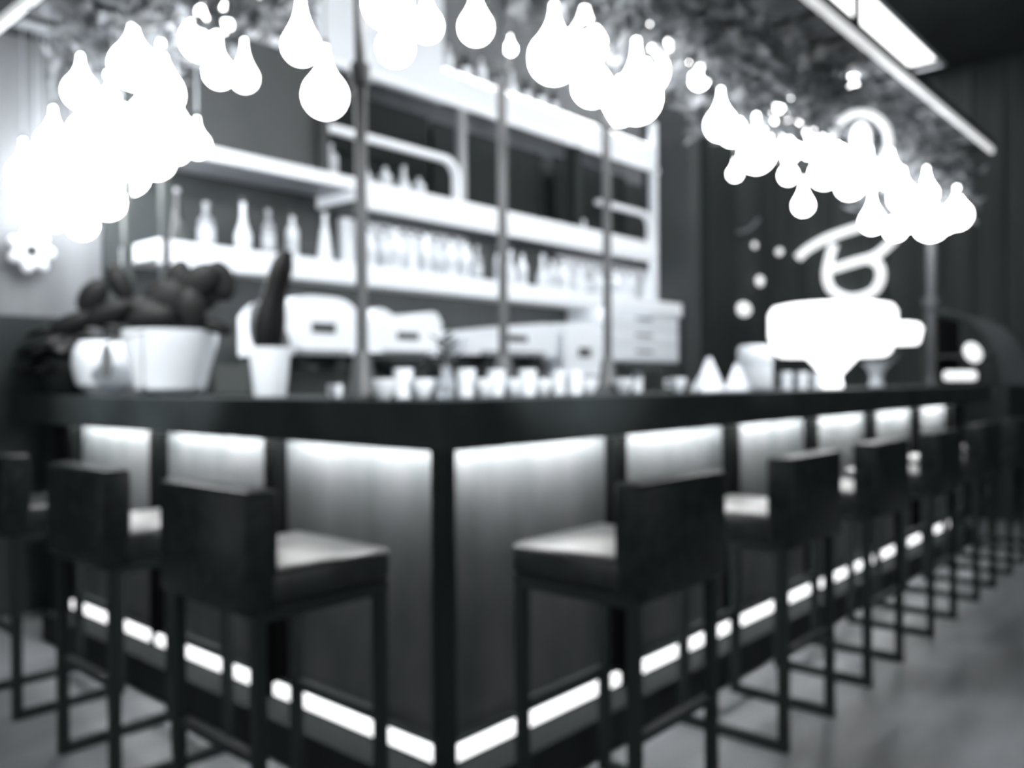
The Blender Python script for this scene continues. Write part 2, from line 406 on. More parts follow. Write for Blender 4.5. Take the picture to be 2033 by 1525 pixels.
# bottles
def prof_slim(h): return [(.034, 0), (.037, .01), (.037, h * .58), (.030, h * .67), (.014, h * .76), (.013, h * .93)]
def prof_squat(h): return [(.042, 0), (.046, .01), (.046, h * .55), (.036, h * .66), (.016, h * .72), (.015, h * .92)]
def prof_cone(h): return [(.048, 0), (.05, .01), (.03, h * .5), (.014, h * .72), (.013, h * .93)]
def prof_pear(h): return [(.026, 0), (.045, h * .12), (.047, h * .3), (.02, h * .55), (.014, h * .7), (.014, h * .92)]
KB = [('slim', prof_slim), ('squat', prof_squat), ('cone-shaped', prof_cone), ('pear-shaped', prof_pear)]
BM = [('pale', M_bwhite), ('smoky grey', M_bgrey), ('dark', M_bdark)]
protos = {}
def bottle(kind, col, h, loc, label, group):
    key = (kind, col, h)
    if key not in protos:
        r = empty('bottle', loc, label, 'bottle', group)
        p = KB[kind][1](h); MB().lathe(p, n=16).build('glass_body', BM[col][1], r)
        top = p[-1][0]; MB().lathe([(top, h * .925), (top + .003, h * .93), (top + .003, h), (0, h)], n=12).build('cap', M_bdark if col == 0 else M_lightsteel, r)
        if kind < 2: rr = p[2][0] + .0008; MB().lathe([(rr, h * .15), (rr, h * .45)], n=16).build('paper_label', M_label, r)
        protos[key] = r; return r
    r = copy_tree(protos[key]); r.location = loc; tag(r, label, 'bottle', group); return r
seq = [(2, 2, .30), (1, 1, .26), (3, 0, .30), (0, 1, .27), (0, 0, .28), (2, 0, .32), (2, 0, .32), (1, 0, .27), (0, 0, .30), (2, 0, .28), (0, 0, .31), (1, 0, .28),
       (0, 0, .29), (0, 1, .27), (0, 0, .30), (3, 0, .29), (0, 0, .28), (3, 0, .29), (0, 0, .27), (1, 0, .27), (3, 0, .25), (0, 1, .28), (1, 0, .24), (1, 0, .26), (2, 0, .26), (0, 0, .28), (2, 0, .3)]
x = .66
for i, (k, c_, h) in enumerate(seq):
    bottle(k, c_, h, (x, 2.72 + .04 * math.sin(i * 2.1), 1.895), '%s %s bottle on the long lower shelf, %s from its left end' % (BM[c_][0], KB[k][0], ordn(i)), 'bottles on the long lower shelf')
    x += .185 if i < 7 else .17
    if i == 6: x = 1.98
# second staggered row behind on the bright section
for i in range(7):
    bottle(1 if i % 2 else 0, 0, .31, (2.04 + i * .165, 2.87, 1.895), 'pale tall bottle in the rear row before the backlight, %s from the left' % ordn(i), 'rear row bottles before the backlight')
for i in range(8):
    k, c_ = ((0, 0), (1, 2), (0, 0), (0, 2), (3, 0), (0, 2), (1, 2), (0, 2))[i]
    bottle(k, c_, .27, (2.78 + i * .175, 2.82, 3.36), '%s %s bottle on the topmost shelf, %s from the left' % (BM[c_][0], KB[k][0], ordn(i)), 'bottles on the topmost shelf')
for i, (x, k, c_, h) in enumerate([(1.68, 1, 0, .24), (1.95, 3, 0, .2), (2.12, 1, 0, .17), (2.28, 3, 0, .21), (2.42, 1, 0, .15), (4.15, 3, 0, .30), (4.27, 1, 0, .16)]):
    bottle(k, c_, h, (x, 2.75, 2.425), ('pale %s bottle on the middle shelf inside the left rounded niche, %s from left' % (KB[k][0], ordn(i))) if i < 5 else 'pale %s bottle on the middle shelf beside the right rounded niche' % KB[k][0], 'bottles on the middle shelf')

# ------------------------------------------------------------------ coffee machines on the back counter
def machine(px0, px1, pyt, pyb, name, label, shape=0, y=2.08, cat='coffee machine'):
    a, t = ony(px0, pyt, y); b_, t2 = ony(px1, pyt, y); xm = (a.x + b_.x) / 2; wd = b_.x - a.x
    zt = ony((px0 + px1) / 2, pyt, y)[0].z; zb = ony((px0 + px1) / 2, pyb, y)[0].z
    r = empty(name, (xm, y, .95), label, cat)
    h1, h2 = zb - .95, zt - .95; hw = wd / 2
    n = 14; poly = []
    for k in range(n + 1):
        u = -1 + 2 * k / n
        if shape == 0: v = h2 - .10 * abs(u) ** 4
        elif shape == 1: v = h2 - .045 * math.cos(u * pi) * .9 - .08 * abs(u) ** 8
        else: v = h2 - .05 * (1 - u) - .04 * abs(u) ** 8
        poly.append((u * hw, v))
    poly = [(-hw, h1)] + poly + [(hw, h1)]
    MB().prism(poly, lambda u, v, w_: (u, w_, v), .42).build('upper_body', M_white, r)
    MB().box(-hw * .94, hw * .94, .1, .42, .06, h1).build('rear_body', M_dgrey, r, smooth=False)
    MB().box(-hw, hw, -.04, .42, .03, .09).build('drip_tray', M_steel, r, smooth=False)
    for sx in (-1, 1):
        for yy in (.0, .36): MB().lathe([(.022, 0), (.022, .03)], (sx * hw * .85, yy, 0), 10).build('foot', M_steel, r)
    for k in (-.5, .5):
        gm = MB(); gm.lathe([(.035, h1 - .07), (.035, h1)], (k * hw, .04, 0), 14); gm.tube([(k * hw, .02, h1 - .06), (k * hw, -.12, h1 - .075)], .012)
        gm.build('brew_group', M_steel, r)
    MB().box(-hw * .3, hw * .3, -.004, 0, h1 + (h2 - h1) * .38, h1 + (h2 - h1) * .55).build('badge', M_grey, r, smooth=False)
    MB().box(-hw * .7, hw * .7, -.012, -.0, h1 + .005, h1 + .03).build('button_row', M_lightsteel, r, smooth=False)
    return r
machine(562, 718, 588, 705, 'espresso_machine', 'white rounded espresso machine on the back counter behind the cactus pot', 0)
machine(737, 878, 622, 706, 'espresso_machine', 'white espresso machine with a wavy top left of the middle pole', 1)
machine(925, 1105, 632, 706, 'espresso_machine', 'white sloping espresso machine between middle and right thin poles', 2)
machine(1120, 1200, 640, 752, 'ice_maker', 'white boxy ice maker left of the drawer cabinet', 0, cat='ice maker')
# dark bowls on top of the machines
def bowlish(px, py, y, r, h, m, name, label, cat, z=None):
    p, t = ony(px, py, y); zz = p.z if z is None else z
    o = empty(name, (p.x, y, zz), label, cat)
    MB().lathe([(r * .45, 0), (r * .8, h * .35), (r, h), (r * .93, h), (r * .72, h * .4), (0, h * .15)], n=24).build('bowl_body', m, o)
    return o

# ------------------------------------------------------------------ things on the bar top
ZT = 1.1
# big planter with waxy plant
pt = empty('bowl_planter', (.3, 2.08, ZT), 'large white ceramic bowl planter on the left counter', 'planter')
MB().lathe([(.10, 0), (.15, .03), (.17, .12), (.20, .23), (.205, .29), (.195, .29), (.18, .22), (0, .21)], n=32).build('bowl', M_ceramic, pt)
MB().lathe([(0, .25), (.185, .245)], n=24).build('soil', M_soil, pt)
def waxy(root, c, blobs, m, name='leaf'):
    for (px, py, y, a, b_, ang) in blobs:
        p, t = ony(px, py, y); s_ = t / FPX
        A = (rt * math.cos(ang) + up * math.sin(ang)); B = (-rt * math.sin(ang) + up * math.cos(ang))
        base = Vector(c); loc = p - base
        q = MB(); q.ell(loc, (A * a * s_, fw * .02 + rt * .01, B * b_ * s_), nu=14, nv=10)
        tip = Vector((0, 0, .24)); q.tube([tip, tip.lerp(loc, .5) + Vector((0, 0, .01)), loc], [.012, .010, .008], 8)
        q.build(name, m, root)
waxy(pt, (.3, 2.08, ZT), [(185, 588, 2.25, 40, 26, .9), (240, 562, 2.2, 22, 40, .45), (262, 618, 2.1, 62, 26, .1), (215, 622, 2.15, 50, 22, .35), (330, 600, 2.02, 52, 42, .5), (352, 560, 2.1, 26, 46, -.3),
      (395, 560, 1.95, 50, 32, .6), (440, 558, 1.9, 28, 42, .3), (378, 615, 1.92, 32, 42, 0), (420, 645, 1.88, 46, 14, -.35), (300, 632, 2.0, 50, 26, .1), (410, 590, 1.95, 34, 24, .8), (150, 640, 2.3, 55, 20, .3)], M_leafdark)
pt2 = empty('round_planter', (.24, 2.62, ZT), 'smaller round white planter left of the large bowl planter', 'planter')
MB().lathe([(.07, 0), (.13, .05), (.155, .14), (.15, .21), (.12, .26), (.11, .26), (.12, .2), (0, .2)], n=28).build('bowl', M_ceramic, pt2)
MB().lathe([(0, .235), (.112, .235)], n=20).build('soil', M_soil, pt2)
q = MB(); p = ony(212, 716, 1.95)[0] - Vector((.3, 2.08, ZT)); q.ell(p, (rt * .025, fw * .008, up * .075)); q.tube([Vector((0, -.05, .25)), Vector((-.12, -.1, .29)), p + Vector((0, 0, .07))], .004)
q.build('hanging_leaf', M_leafgrey, pt)
pt3 = empty('dark_planter', (.16, 2.88, ZT), 'dark planter with drooping dark leaves at the left end of the counter', 'planter')
MB().lathe([(.06, 0), (.1, .06), (.115, .18), (.105, .18), (0, .15)], n=22).build('pot', M_dgrey, pt3)
q = MB()
for k in range(34):
    a = k * 2.4; R = .04 + .06 * (k % 4); c0 = Vector((R * math.cos(a) , min(R * math.sin(a), .08), .14 + .045 * (k % 5)))
    q.ell(c0, (Vector((math.cos(a), math.sin(a), -.3)) * .085, Vector((-math.sin(a), math.cos(a), 0)) * .045, Vector((0, 0, .02))), nu=10, nv=6)
q.build('foliage', M_leafdark, pt3)
# small pot with cactus
p4 = empty('cactus_pot', (.30, 1.28, ZT), 'small white tapered pot holding a tall leaning cactus', 'potted cactus')
MB().lathe([(.058, 0), (.062, .005), (.08, .19), (.074, .19), (.07, .16), (0, .16)], n=28).build('pot', M_ceramic, p4)
q = MB(); base = Vector((.30, 1.28, ZT))
a0 = Vector((-.01, 0, .15)); a1 = ony(572, 497, 1.2)[0] - base; pts = [a0.lerp(a1, k / 8) - rt * .018 * math.sin(k / 8 * pi) for k in range(9)]
q.tube(pts, [.035, .055, .06, .058, .05, .045, .045, .042, .022], 12); q.build('cactus_stem', M_leafdark, p4)
q = MB(); q.ell((-.04, .03, .28), (rt * .03, fw * .015, up * .09)); q.ell((.05, -.02, .19), (rt * .025, fw * .014, up * .035)); q.ell((.03, -.04, .2), (rt * .03, fw * .01, up * .06)); q.build('side_leaves', M_leafgrey, p4)
# napkin holder
nh = empty('napkin_holder', (.34, 1.60, ZT), 'dark metal napkin holder between the bowl planter and cactus pot', 'napkin holder', rz=-.84)
MB().box(-.075, .075, -.06, .06, 0, .012).build('base', M_steel, nh, smooth=False)
for yy in (-.05, .045): MB().box(-.07, .07, yy, yy + .006, .012, .13).build('side_plate', M_dgrey, nh, smooth=False)
MB().box(-.065, .065, -.042, .042, .012, .10).build('napkins', M_grey, nh, smooth=False)
# small vase with sprig in the corner
vs = empty('bud_vase', (.36, .36, ZT), 'small clear vase with a grey leafy sprig above the bar corner', 'vase')
MB().lathe([(.022, 0), (.028, .01), (.03, .04), (.016, .085), (.019, .10), (.016, .10), (.013, .085), (.025, .04), (0, .012)], n=18).build('glass', M_glass, vs)
q = MB(); q.tube([(0, 0, .015), (0, 0, .1), (-.005, 0, .16)], .004)
for k in range(16):
    a = k * 2.4; R = .015 + .02 * ((k * 7) % 3) / 2; z = .11 + .006 * k
    q.ell((R * math.cos(a), R * math.sin(a), z), (Vector((math.cos(a), math.sin(a), .5)) * .02, Vector((-math.sin(a), math.cos(a), 0)) * .011, Vector((0, 0, .005))), nu=8, nv=5)
q.build('sprig', M_leafgrey, vs)
# cups and tumblers along the inner edge
cupp = {}
def cup(kind, loc, label, group='white cups and tumblers along the counter'):
    if kind not in cupp:
        nm, ct = (('coffee_cup', 'cup'), ('tumbler', 'glass'), ('tealight_holder', 'candle holder'))[kind]
        r = empty(nm, loc, label, ct, group)
        if kind == 0:
            MB().lathe([(.02, 0), (.026, .008), (.04, .04), (.042, .062), (.038, .062), (.03, .02), (0, .012)], n=20).build('cup_body', M_ceramic, r)
            MB().tube([(.038, 0, .052), (.06, 0, .05), (.06, 0, .025), (.034, 0, .02)], .004).build('handle', M_ceramic, r)
        elif kind == 1:
            MB().lathe([(.028, 0), (.034, .095), (.031, .095), (.026, .008), (0, .008)], n=20).build('glass_wall', M_bwhite, r)
        else:
            MB().lathe([(.022, 0), (.028, .02), (.026, .045), (.022, .045), (.02, .015), (0, .012)], n=18).build('holder', M_ceramic, r)
            MB().lathe([(.017, .016), (.017, .032), (0, .034)], n=14).build('candle', M_glow, r)
        cupp[kind] = r; return r
    r = copy_tree(cupp[kind]); r.location = loc; r.rotation_euler = (0, 0, random.uniform(0, 3)); r['label'] = label; return r
cup(2, (.34, .92, ZT), 'small white tealight holder on the counter left of the nearest pole', None)
cl = [(762, 0, .40), (800, 1, .48), (838, 0, .42), (866, 0, .5), (925, 1, .44), (962, 0, .38), (985, 1, .5), (1022, 0, .45), (1048, 1, .4), (1078, 0, .46), (1112, 1, .5), (1142, 1, .42), (1170, 0, .5), (1238, 0, .45), (1262, 1, .5), (1345, 0, .42)]
for i, (px, k, y) in enumerate(cl):
    p = ony(px, 760, y)[0]
    cup(k, (p.x, y, ZT), 'white %s in the row along the counter, %s from the left' % (('coffee cup', 'frosted tumbler')[k], ordn(i)))
# saucers with dark bowl
def tray(px, y, w_, d_, label):
    p = ony(px, 760, y)[0]; r = empty('serving_stand', (p.x, y, ZT), label, 'stand')
    MB().box(-w_ / 2, w_ / 2, -d_ / 2, d_ / 2, .09, .125).build('top_plate', M_steel, r, smooth=False)
    for sx in (-1, 1):
        for sy in (-1, 1): MB().lathe([(.01, 0), (.01, .09)], (sx * w_ * .42, sy * d_ * .4, 0), 8).build('leg', M_steel, r)
    return r
tray(1255, .52, .26, .16, 'low black serving stand on the counter beside the right thin pole')
q = empty('dark_bowl', (ony(800, 750, .50)[0].x + .0, .56, ZT), 'wide dark footed bowl on the counter right of the nearest pole', 'bowl')
MB().lathe([(.035, 0), (.012, .02), (.012, .07), (.06, .09), (.115, .125), (.12, .145), (.11, .145), (.05, .1), (0, .095)], n=26).build('bowl_body', M_dgrey, q)
# napkin pyramids
for i, (px, h, wd) in enumerate([(1385, .10, .10), (1412, .16, .11), (1448, .13, .11)]):
    p = ony(px, 760, .42)[0]
    o = MB().lathe([(wd * .72, 0), (wd * .7, .01), (wd * .1, h), (0, h + .004)], n=4).build('folded_napkin', M_wpaint, loc=(p.x, .38 + .05 * (i % 2), ZT), smooth=False)
    o.rotation_euler = (0, 0, .3 + i * .5)
    tag(o, 'white folded napkin cone on the right counter, %s of the three' % ('leftmost', 'tallest', 'rightmost')[i], 'napkin', 'folded napkin cones')
# canister
p = ony(1500, 760, .42)[0]; cn = empty('storage_canister', (p.x, .42, ZT), 'white squat storage canister with a wide lid on the right counter', 'canister')
MB().lathe([(.08, 0), (.088, .01), (.088, .13), (.08, .14)], n=28).build('canister_body', M_bwhite, cn)
MB().lathe([(.09, .14), (.092, .145), (.092, .215), (.08, .235), (0, .24)], n=28).build('lid', M_white, cn)
for i, (px, h) in enumerate([(1560, .10), (1592, .12), (1622, .13)]):
    p = ony(px, 760, .36)[0]; cup(1, (p.x, .36, ZT), 'frosted tumbler between canister and glowing lamp, %s of three' % ('left one', 'middle one', 'right one')[i], 'tumblers beside the lamp')
p = ony(1740, 760, .3)[0]; gv = empty('flared_vase', (p.x, .3, ZT), 'small white flared vase right of the glowing table lamp', 'vase')
MB().lathe([(.045, 0), (.05, .01), (.035, .06), (.06, .12), (.10, .16), (.092, .16), (.05, .12), (.02, .06), (0, .05)], n=22).build('vase_body', M_ceramic, gv)
q = MB()
for k in range(18):
    a = k * 2.4; R = .1 + .05 * (k % 3); q.ell((R * math.cos(a) * .8, R * math.sin(a) * .5, .17 + .015 * (k % 5)), (Vector((math.cos(a), math.sin(a), .3)) * .06, Vector((-math.sin(a), math.cos(a), 0)) * .02, Vector((0, 0, .006))), nu=8, nv=5)
q.build('leaves', M_leafgrey, gv)
# glowing table lamps
def lamp(px, pyt, pyb, wpx, y, label, thin=False):
    p, t = ony(px, pyt, y); s_ = t / FPX; zt = p.z - ZT; zb = ony(px, pyb, y)[0].z - ZT; R = wpx * s_ / 2
    r = empty('table_lamp', (p.x, y, ZT), label, 'table lamp', 'glowing white table lamps')
    rr = min(.05, (zt - zb) * .3)
    pr = [(R * .12, zb)] + [(R * .82, zb), (R * .9, zb + rr * .5), (R, zb + rr * 2.5), (R, zt - rr), (R - rr * .5, zt - rr * .2), (R - rr * 1.5, zt), (R * .1, zt)]
    MB().lathe(pr, n=32).build('lamp_shade', M_shade, r)
    if thin: MB().lathe([(.07, 0), (.07, .012), (.01, .02), (.01, zb)], n=20).build('lamp_base', M_steel, r)
    else: MB().lathe([(R * .15, 0), (R * .17, .01), (R * .14, zb * .4), (R * .42, zb), (0, zb)], n=24).build('lamp_base', M_shade, r)
    return r
lamp(1652, 606, 708, 240, .36, 'wide glowing white table lamp on the right part of the bar counter')
lamp(1778, 641, 684, 100, .40, 'smaller glowing white table lamp behind the wide lamp', True)

# ------------------------------------------------------------------ pendant bulbs
bulbs = []
# (px, py centre, r px, neck factor, plane, value)
BL = [(404, 81, 40, 1.2, 'x', .28), (450, 50, 17, 2.6, 'x', .42), (440, 145, 30, 1.2, 'x', .34), (490, 155, 27, 2.0, 'x', .40), (603, 92, 37, 2.2, 'x', .30), (650, 190, 45, 1.3, 'x', .20),
      (270, 132, 46, 1.2, 'x', .02), (165, 183, 34, 1.3, 'x', .0), (325, 185, 44, 1.6, 'x', .22), (110, 285, 33, 1.3, 'x', -.02), (50, 345, 30, 1.4, 'x', -.02), (220, 235, 44, 1.2, 'x', .18), (285, 262, 42, 1.2, 'x', .32),
      (352, 268, 42, 1.2, 'x', .40), (395, 288, 26, 1.2, 'x', .42), (195, 320, 44, 1.2, 'x', .2), (150, 372, 38, 1.2, 'x', .12), (255, 345, 44, 1.2, 'x', .38), (110, 425, 34, 1.2, 'x', .05), (355, 300, 24, 1.2, 'x', .30),
      (215, 400, 36, 1.1, 'x', .26), (165, 445, 30, 1.1, 'x', .2), (75, 440, 26, 1.1, 'x', .0),
      (548, -22, 34, 1.2, 'x', .45), (775, 8, 50, 1.2, 'y', .45), (790, 95, 36, 1.1, 'y', .68), (853, 52, 31, 1.5, 'y', .5), (950, 55, 34, 1.8, 'y', .4), (1018, 98, 12, 1.5, 'y', .68), (1105, 115, 52, 1.2, 'y', .2),
      (1166, 92, 44, 1.3, 'y', .35), (1180, 172, 40, 1.3, 'y', .45), (1268, 196, 50, 1.5, 'y', .1), (1292, 145, 40, 1.6, 'y', .3), (1330, 105, 30, 2.2, 'y', .5), (1235, 215, 34, 1.2, 'y', .5),
      (1392, 158, 20, 2.0, 'y', .3), (1435, 248, 32, 1.4, 'y', .2), (1458, 262, 28, 1.5, 'y', .5), (1505, 308, 36, 1.4, 'y', .15), (1462, 345, 14, 1.2, 'y', .5), (1548, 252, 28, 2.0, 'y', .3), (1565, 300, 26, 1.5, 'y', .6),
      (1597, 408, 20, 2.0, 'y', .2), (1612, 290, 26, 1.4, 'y', .45), (1640, 345, 30, 1.3, 'y', .2), (1568, 348, 18, 1.2, 'y', .5), (1690, 368, 28, 1.5, 'y', .25), (1660, 322, 24, 1.3, 'y', .6), (1734, 440, 24, 1.8, 'y', .1), (1728, 352, 28, 1.4, 'y', .4),
      (1772, 352, 26, 1.2, 'y', .3), (1795, 392, 28, 1.2, 'y', .15), (1842, 385, 21, 1.7, 'y', .1), (1812, 428, 32, 1.1, 'y', .3), (1850, 445, 34, 1.1, 'y', .15), (1902, 428, 28, 1.2, 'y', .05), (1780, 455, 22, 1.1, 'y', .45), (1875, 438, 26, 1.1, 'y', .3),
      (1560, 150, 26, 1.1, 'y', .6), (1600, 190, 28, 1.0, 'y', .5), (1640, 128, 22, 1.0, 'y', .3), (1692, 166, 20, 1.0, 'y', .2), (1566, 205, 24, 1.0, 'y', .66), (1640, 180, 24, 1.0, 'y', .45)]
BL += [(300, 232, 40, 1.1, 'x', .10), (245, 292, 42, 1.1, 'x', .05), (312, 318, 38, 1.1, 'x', .34), (85, 372, 30, 1.2, 'x', .06), (175, 262, 34, 1.1, 'x', .10), (130, 335, 34, 1.1, 'x', .22)]  # more bulbs added to fill out the white glow on the left
BL.sort(key=lambda q: q[0])
bulbm = {}
for i, (px, py, r, nk, ax, val) in enumerate(BL):
    P, t = (onx if ax == 'x' else ony)(px, py, val)
    R = r * t / FPX * .95; key = nk
    Z = P.z; zc = 2.945
    neck = R * (1 + nk)
    top = min(Z + neck, 2.93); nkl = top - Z
    size = 'large' if R > .078 else ('small' if R < .05 else 'medium')
    where = 'left' if px < 690 else ('middle' if px < 1220 else 'right')
    root = empty('pendant_bulb', (P.x, P.y, Z), '%s glowing teardrop glass bulb hanging from the canopy, %s counted from the left' % (size, ordn(i)), 'pendant lamp', 'glowing glass bulbs hanging under the canopy')
    pr = [(0.001, -R)]
    for k in range(1, 9):
        a = -pi / 2 + k * (pi / 2 + .62) / 8; pr.append((R * math.cos(a), R * math.sin(a)))
    r0, z0 = pr[-1]; r1 = R * .11
    for k in range(1, 6):
        u = k / 5; pr.append((r0 + (r1 - r0) * (1 - (1 - u) ** 2.3), z0 + (nkl - z0) * u))
    MB().lathe(pr, n=18).build('glass_bulb', M_bulb, root)
    MB().lathe([(R * .12, nkl - .002), (R * .12, nkl + .02), (.004, nkl + .025)], n=10).build('socket', M_steel, root)
    if top < 2.92: MB().lathe([(.004, nkl + .02), (.004, 2.925 - Z)], n=6).build('cord', M_cord, root)
# ring pendant
P, t = ony(1712, 280, .0); rp = empty('ring_pendant', P, 'glowing white hoop hanging among the bulbs near the right end', 'pendant lamp')
R = 56 * t / FPX; MB().tube([(rt * math.cos(a * pi / 16) + up * math.sin(a * pi / 16)) * R for a in range(32)], .020, 8, closed=True).build('hoop', M_neon, rp)
MB().ell((0, 0, 0), (rt * .05, fw * .05, up * .1)).build('lamp_glass', M_shade, rp)
MB().tube([(0, 0, .095), (0, 0, 2.925 - P.z)], .005).build('cord', M_cord, rp)

# ------------------------------------------------------------------ vines on the canopy
def vine(x, y, L, n, label, spread=.16, alongx=True, zt=2.93):
    q = MB(); st = []
    ph = random.uniform(0, 6)
    for k in range(7):
        u = k / 6 - .5; d = u * .34
        st.append(Vector((d if alongx else .05 * math.sin(ph + k), .05 * math.sin(ph + k) if alongx else d, zt - 2.9 - L * (.5 + .5 * math.sin(ph + k * 1.3)) * .6 - .03)))
    for k in range(int(n * 1.25)):
        s0 = st[random.randrange(7)]; a = random.uniform(0, 2 * pi); el = random.uniform(-.9, .5); ln = random.uniform(.045, .10)
        c0 = s0 + Vector((random.gauss(0, .07), random.gauss(0, .07), random.uniform(-L, .02)))
        c0.z = min(c0.z, .02)
        d = Vector((math.cos(a) * math.cos(el), math.sin(a) * math.cos(el), math.sin(el))); sd = d.cross(Vector((random.uniform(-1, 1), random.uniform(-1, 1), 1))).normalized()
        m_ = d.cross(sd) * ln * .18
        v = [c0, c0 + d * ln * .5 + sd * ln * .38 + m_, c0 + d * ln * 1.3, c0 + d * ln * .5 - sd * ln * .38 + m_, c0 + d * ln * .55 - m_]
        q.add(v, [(0, 1, 4), (1, 2, 4), (2, 3, 4), (3, 0, 4)])
    root = empty('hanging_vine', (x, y, 2.9), label, 'vine', 'leafy vines trailing under the canopy')
    q.build('leaves', M_vine, root, smooth=False)
    MB().tube(st, .006, 6).build('stem', M_soil, root)
    return root
for i in range(13):
    x = .8 + i * .39; d = (.28, .34, .22, .3, .38, .3, .22, .3, .34, .38, .4, .4, .36)[i]
    if 3.3 < x < 4.6: d *= .35
    vine(x, .18, d, 150 if d > .15 else 60, 'grey leafy vine under the right canopy near its outer edge, %s from the corner' % ordn(i))
    if not 3.1 < x < 4.5: vine(x + .15, .52, d * .8, 120, 'grey leafy vine under the right canopy near its inner edge, %s from the corner' % ordn(i))
for i in range(6):
    vine(.1 + .22 * (i % 2), .9 + i * .38, .22, 130, 'grey leafy vine under the left canopy, %s from the corner' % ordn(i), alongx=False)

# ------------------------------------------------------------------ end wall: neon emblem, small lamps
ne = empty('neon_sign', (8.42, 2.0, 2.6), 'white neon brush-stroke emblem on the dark end wall', 'neon sign')
def npts(l): return [onx(a, b_, 8.42)[0] - Vector((8.42, 2.0, 2.6)) for a, b_ in l]
def smooth_path(pts, n=5):
    out = []
    for i in range(len(pts) - 1):
        p0 = pts[max(i - 1, 0)]; p1 = pts[i]; p2 = pts[i + 1]; p3 = pts[min(i + 2, len(pts) - 1)]
        for k in range(n):
            t = k / n; out.append(.5 * ((2 * p1) + (p2 - p0) * t + (2 * p0 - 5 * p1 + 4 * p2 - p3) * t * t + (3 * p1 - p0 - 3 * p2 + p3) * t ** 3))
    return out + [pts[-1]]
for l in ([(1586, 512), (1605, 495), (1640, 475), (1680, 460), (1720, 448), (1765, 436)], [(1805, 436), (1785, 465), (1760, 492), (1735, 510), (1700, 520), (1655, 534)],
          [(1657, 485), (1648, 515), (1643, 550), (1655, 578), (1692, 592), (1733, 580), (1750, 552), (1745, 525), (1725, 515)]):
    MB().tube(smooth_path(npts(l)), .052, 10).build('neon_tube', M_neon, ne)
q = MB()
for l in ((1600, 498), (1760, 438), (1690, 591), (1700, 520)):
    p = npts([l])[0]; q.tube([p, p + Vector((.08, 0, 0))], .012)
q.build('standoffs', M_steel, ne)
for i, (px, py, r, lb) in enumerate([(1510, 558, 13, 'small round glowing wall lamp left of the neon emblem, brightest'), (1549, 500, 9, 'small faint wall lamp just left of the neon stroke'), (1500, 487, 8, 'faint small wall lamp, topmost left of the neon emblem'),
                                 (1422, 640, 12, 'small round wall lamp low beside the black pier'), (1478, 614, 18, 'wide low wall lamp under the small round lamps')]):
    P, t = onx(px, py, 8.40) if px > 1530 else ony(px, py, 2.97)
    R = r * t / FPX
    o = empty('wall_lamp', P, lb, 'wall lamp', 'small wall lamps on the end wall')
    w1, w2 = (R * .5, R * .8) if px > 1530 else (R * (1.5 if r == 18 else 1), R * .5)
    MB().ell((0, 0, 0), (Vector((w1, 0, 0)), Vector((0, w2, 0)), Vector((0, 0, R * .8)))).build('lamp_glass', M_glow, o)
    (MB().box(.0, .07, -R * .3, R * .3, -R * .3, R * .3) if px > 1530 else MB().box(-R * .3, R * .3, 0, .075, -R * .3, R * .3)).build('wall_mount', M_steel, o, smooth=False)
# faint hanging wire garland
g_ = MB().tube(smooth_path([ony(a, b_, 3.0)[0] for a, b_ in ((1432, 420), (1445, 445), (1465, 462), (1490, 455), (1508, 435))]), .02, 6).build('wall_garland', M_lightsteel)
tag(g_, 'faint pale drooping garland on the dark cladding left of the bulbs', 'garland')

# ------------------------------------------------------------------ pastry case at the far right
cs = empty('display_case', (6.2, 0, 0), 'curved glass display case beyond the right end of the bar', 'display case')
MB().box(0, 1.1, -.08, .62, 0, 1.08).build('cabinet_base', M_black, cs, smooth=False)
arc = [(.56, 1.08), (.56, 1.72)] + [(.46 - .50 * math.sin(t) , 1.10 + .62 * math.cos(t)) for t in [k * pi / 18 for k in range(0, 10)]]
for x in (0, 1.08):
    m = MB(); pts = [(x + .01, y, z) for y, z in arc[1:]]; m.tube(pts, .018, 8); m.build('side_frame', M_dgrey, cs)
m = MB(); n = len(arc) - 2; vs_ = []; 
for y, z in arc[2:]: vs_ += [(.02, y, z), (1.08, y, z), (.02, y + .006, z - .006), (1.08, y + .006, z - .006)]
fs = []
for i in range(n - 1):
    a = i * 4; fs += [(a, a + 4, a + 5, a + 1), (a + 2, a + 3, a + 7, a + 6)]
m.add(vs_, fs); m.build('curved_glass', M_glass, cs)
MB().box(.02, 1.08, .05, .55, 1.33, 1.35).build('case_shelf', M_grey, cs, smooth=False)
MB().box(.02, 1.08, .54, .56, 1.08, 1.70).build('rear_door', M_dgrey, cs, smooth=False)
for i, (px, py, a_, b_, lb) in enumerate([(1932, 700, 22, 16, 'bright oval lamp inside the curved display case'), (1906, 746, 30, 12, 'pale pill-shaped tray light at the base of the display case'), (2005, 758, 14, 12, 'dim round lamp right of the display case')]):
    P, t = onx(px, py, 6.16 if i < 2 else 6.9); s_ = t / FPX
    if i == 0:
        o = MB().ell((0, 0, 0), (rt * a_ * s_ * .85 - up * .02, fw * .03, up * b_ * s_ * 1.2)).build('case_lamp', M_glow, cs); o.location = P - Vector((6.2, 0, 0)); o.location.x -= 0; continue
    if i == 1:
        o = MB().box(-.03, .03, -a_ * s_, a_ * s_, -b_ * s_ * .8, b_ * s_ * .8, bev=.025).build('case_light', M_glow, cs); o.location = P - Vector((6.2, 0, 0)); continue
